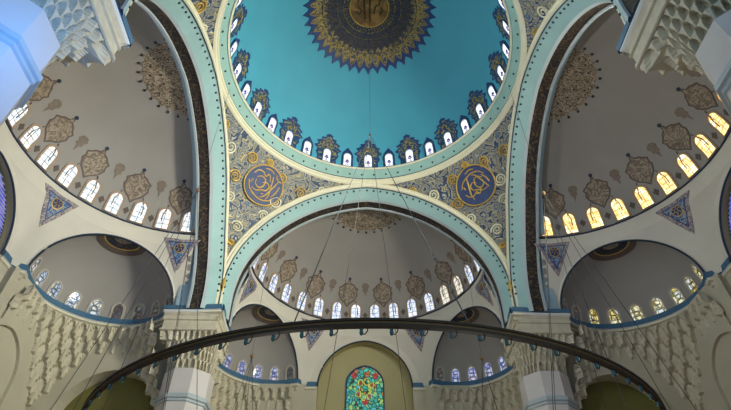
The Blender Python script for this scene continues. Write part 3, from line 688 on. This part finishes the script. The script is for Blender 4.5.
# ------------------------------------------------------------------ piers
for sx, sy, nm in ((-1, 1, 'far left'), (1, 1, 'far right'), (-1, -1, 'near left'), (1, -1, 'near right')):
    px, py = (1.045, 1.045) if sy > 0 else (1.052, 1.165)
    cx, cy = sx*px, sy*py
    def ring_pts(fn): return [(cx + fn(a)*cos(a), cy + fn(a)*sin(a)) for a in [2*pi*i/192 for i in range(192)]]
    ext = lambda c, s_, q, o: (q-.918+o if c*s_ < 0 else 1.25-q+o if q < 1.1 else 1.34-q+o)/max(1e-6, abs(c))
    sq = lambda a, o: min(ext(cos(a), sx, px, o), ext(sin(a), sy, py, o))
    oc = lambda a, h: min(h/max(abs(cos(a)), abs(sin(a))), h*1.414/(abs(cos(a))+abs(sin(a))))
    mb = MB()
    mb.quadgrid([[(x, y, z) for x, y in ring_pts(lambda a: oc(a, .132))] for z in (-.1, 1.36)], 'shaft', True)
    root = mb.build('pier', **ST('%s pier carrying the main dome' % nm, 'pier'))
    mb = MB(); mb.quadgrid([[(x, y, z) for x, y in ring_pts(lambda a: oc(a, .132+o))] for o, z in ((0, 1.165), (.006, 1.170), (.006, 1.182), (.014, 1.187), (.014, 1.205), (.004, 1.210), (0, 1.216))], 'grey', True); mb.build('shaft_moulding', root)
    # muqarnas capital
    mb = MB(); rows = []; Z0, Z1, T = 1.36, 1.61, 4; NZ = 52
    for i in range(NZ+1):
        z = Z0+(Z1-Z0)*i/NZ; u = (z-Z0)/(Z1-Z0); tt = u*T; ti = min(T-1, int(tt)); h = tt-ti
        row = []
        for j in range(384):
            a = 2*pi*j/384; lo, hi = oc(a, .132), sq(a, 0)
            nxt = lo+(hi-lo)*((ti+1)/T)**2.4
            # position along the face decides the cell
            s_ = (tan_ := (math.tan(((a+pi/4) % (pi/2))-pi/4)))*.5+.5
            c = (s_*7 + .5*(ti % 2)) % 1; x = abs(c-.5)*2
            niche = 1 if h < .9*sqrt(max(0, 1-(x/.85)**2)) else 0
            r = nxt - .024*niche*(1-.4*x) - .006*(1-h)
            row.append((cx+r*cos(a), cy+r*sin(a), z))
        rows.append(row)
    mb.quadgrid(rows, 'stone', True); mb.build('muqarnas_capital', root)
    mb = MB(); mb.quadgrid([[(x, y, z) for x, y in ring_pts(lambda a: sq(a, o))] for o, z in ((.002, 1.60), (.008, 1.604), (.008, 1.615), (-.002, 1.62), (-.002, 1.67), (.006, 1.675), (.006, 1.69), (.002, 1.70), (.010, 1.722))], 'stone', True); mb.build('frieze', root)
    mb = MB(); mb.quadgrid([[(x, y, z) for x, y in ring_pts(lambda a: sq(a, o))] for o, z in ((.010, 1.722), (.016, 1.730), (.016, 1.737), (.010, 1.739))], 'white_rim', True); mb.build('white_moulding', root)
    mb = MB(); mb.quadgrid([[(x, y, z) for x, y in ring_pts(lambda a: sq(a, o))] for o, z in ((.010, 1.739), (.018, 1.741), (.020, 1.766), (.004, 1.772), (-.10, 1.772))], 'blue', True); mb.build('blue_cornice', root)

# ------------------------------------------------------------------ chandeliers
ZR, RR, ZH = .574, .927, 2.347
ch = empty('ring_chandelier', (0, 0, ZR), 'huge dark bronze ring chandelier hung on thin chains below the main dome', 'chandelier')
def torus_band(prof, m, n=160):
    mb = MB(); mb.quadgrid([[((RR+o)*sin(2*pi*j/n), (RR+o)*cos(2*pi*j/n), ZR+z) for j in range(n)] for o, z in prof], m, True); return mb
torus_band([(-.006, .010), (.006, .010), (.007, .0035), (-.007, .0035), (-.006, .010)], 'bronze').build('upper_rail', ch)
torus_band([(-.004, .0035), (.004, .0035), (.004, -.0035), (-.004, -.0035), (-.004, .0035)], 'brass').build('gold_band', ch)
torus_band([(-.007, -.0035), (.007, -.0035), (.006, -.010), (-.006, -.010), (-.007, -.0035)], 'bronze').build('lower_rail', ch)
NL = 92; br0 = gl0 = None
for k in range(NL):
    a = 2*pi*(k+.5)/NL
    if k == 0:
        x, y = RR*sin(a), RR*cos(a); tx, ty = cos(a), -sin(a)
        mb = MB(); mb.tube([(x, y, ZR-.009), (x, y, ZR-.018), (x+tx*.006, y+ty*.006, ZR-.026), (x+tx*.013, y+ty*.013, ZR-.024)], .0014, 'bronze', 5)
        br0 = mb.build('lamp_bracket', ch, True, origin=W(0, 0, ZR))
        mb = MB(); c = (x+tx*.013, y+ty*.013, ZR-.022)
        mb.quadgrid([[(c[0]+r*cos(2*pi*j/10), c[1]+r*sin(2*pi*j/10), c[2]+z) for j in range(10)] for r, z in ((.001, -.007), (.0036, -.0046), (.0044, 0), (.0034, .004), (.0042, .007), (.0036, .0068), (.0028, .004), (.0036, 0), (.0028, -.004), (.001, -.005))], 'lamp_glass', True)
        gl0 = mb.build('lamp_glass', br0, True, origin=W(0, 0, ZR))
    else:
        b = br0.copy(); col.objects.link(b); b.parent = ch; b.location = (0, 0, 0); b.rotation_euler = (0, 0, -2*pi*k/NL)
        g = gl0.copy(); col.objects.link(g); g.parent = b; g.location = (0, 0, 0)
for (x, y) in ((-.19, -.907), (.19, -.907), (-.29, .88), (.25, .893)):
    mb = MB(); mb.tube([(x, y, ZR+.01), (x*.5, y*.5, (ZR+ZH)/2), (0, 0, ZH)], .0016, 'wire', 5); mb.build('chain', ch)
mb = MB(); mb.ball((0, 0, ZH), .008, 'bronze'); mb.build('hub', ch)
mb = MB(); mb.tube([(0, 0, ZH), (0, 0, 3.905)], .0011, 'wire', 5); mb.build('suspension_cable', ch)
def small_ch(x, y, zh, ztop, zr, r, n, label, a0=0):
    t = empty('hoop_chandelier', (x, y, zr), label, 'chandelier', 'smaller hoop chandeliers on cables')
    mb = MB(); mb.ball((x, y, zh), .011, 'brass', 10, 8, 1.3); mb.build('hub', t, True)
    mb = MB(); mb.tube([(x, y, zh), (x, y, ztop)], .0011, 'wire', 5); mb.build('suspension_cable', t)
    for k in range(n):
        a = a0+2*pi*k/n; mb = MB(); mb.tube([(x+r*cos(a), y+r*sin(a), zr), (x, y, zh)], .0014, 'wire', 5); mb.build('chain', t)
    mb = MB(); mb.quadgrid([[(x+(r+o)*cos(2*pi*j/48), y+(r+o)*sin(2*pi*j/48), zr+z) for j in range(48)] for o, z in ((-.005, .008), (.005, .008), (.006, -.008), (-.006, -.008), (-.005, .008))], 'bronze', True); mb.build('hoop', t)
    for k in range(16):
        a = 2*pi*k/16; mb = MB(); mb.ball((x+r*cos(a), y+r*sin(a), zr-.018), .008, 'lamp_glass', 8, 6, 1.2); mb.build('lamp_glass', t)
small_ch(-.95, .148, 2.03, 3.0, .45, .34, 6, 'smaller chandelier on a cable beside the left great arch', .3)
small_ch(.95, .11, 2.0, 3.0, .45, .34, 6, 'smaller chandelier on a cable beside the right great arch', .2)
small_ch(-.70, 1.04, 1.5, 2.4, .35, .2, 4, 'small chandelier hanging before the exedra left of the stained window', .5)
small_ch(.70, 1.04, 1.5, 2.4, .35, .2, 4, 'small chandelier hanging before the exedra right of the stained window', .5)
for o in bpy.data.objects:
    if '_w' in o: del o['_w']
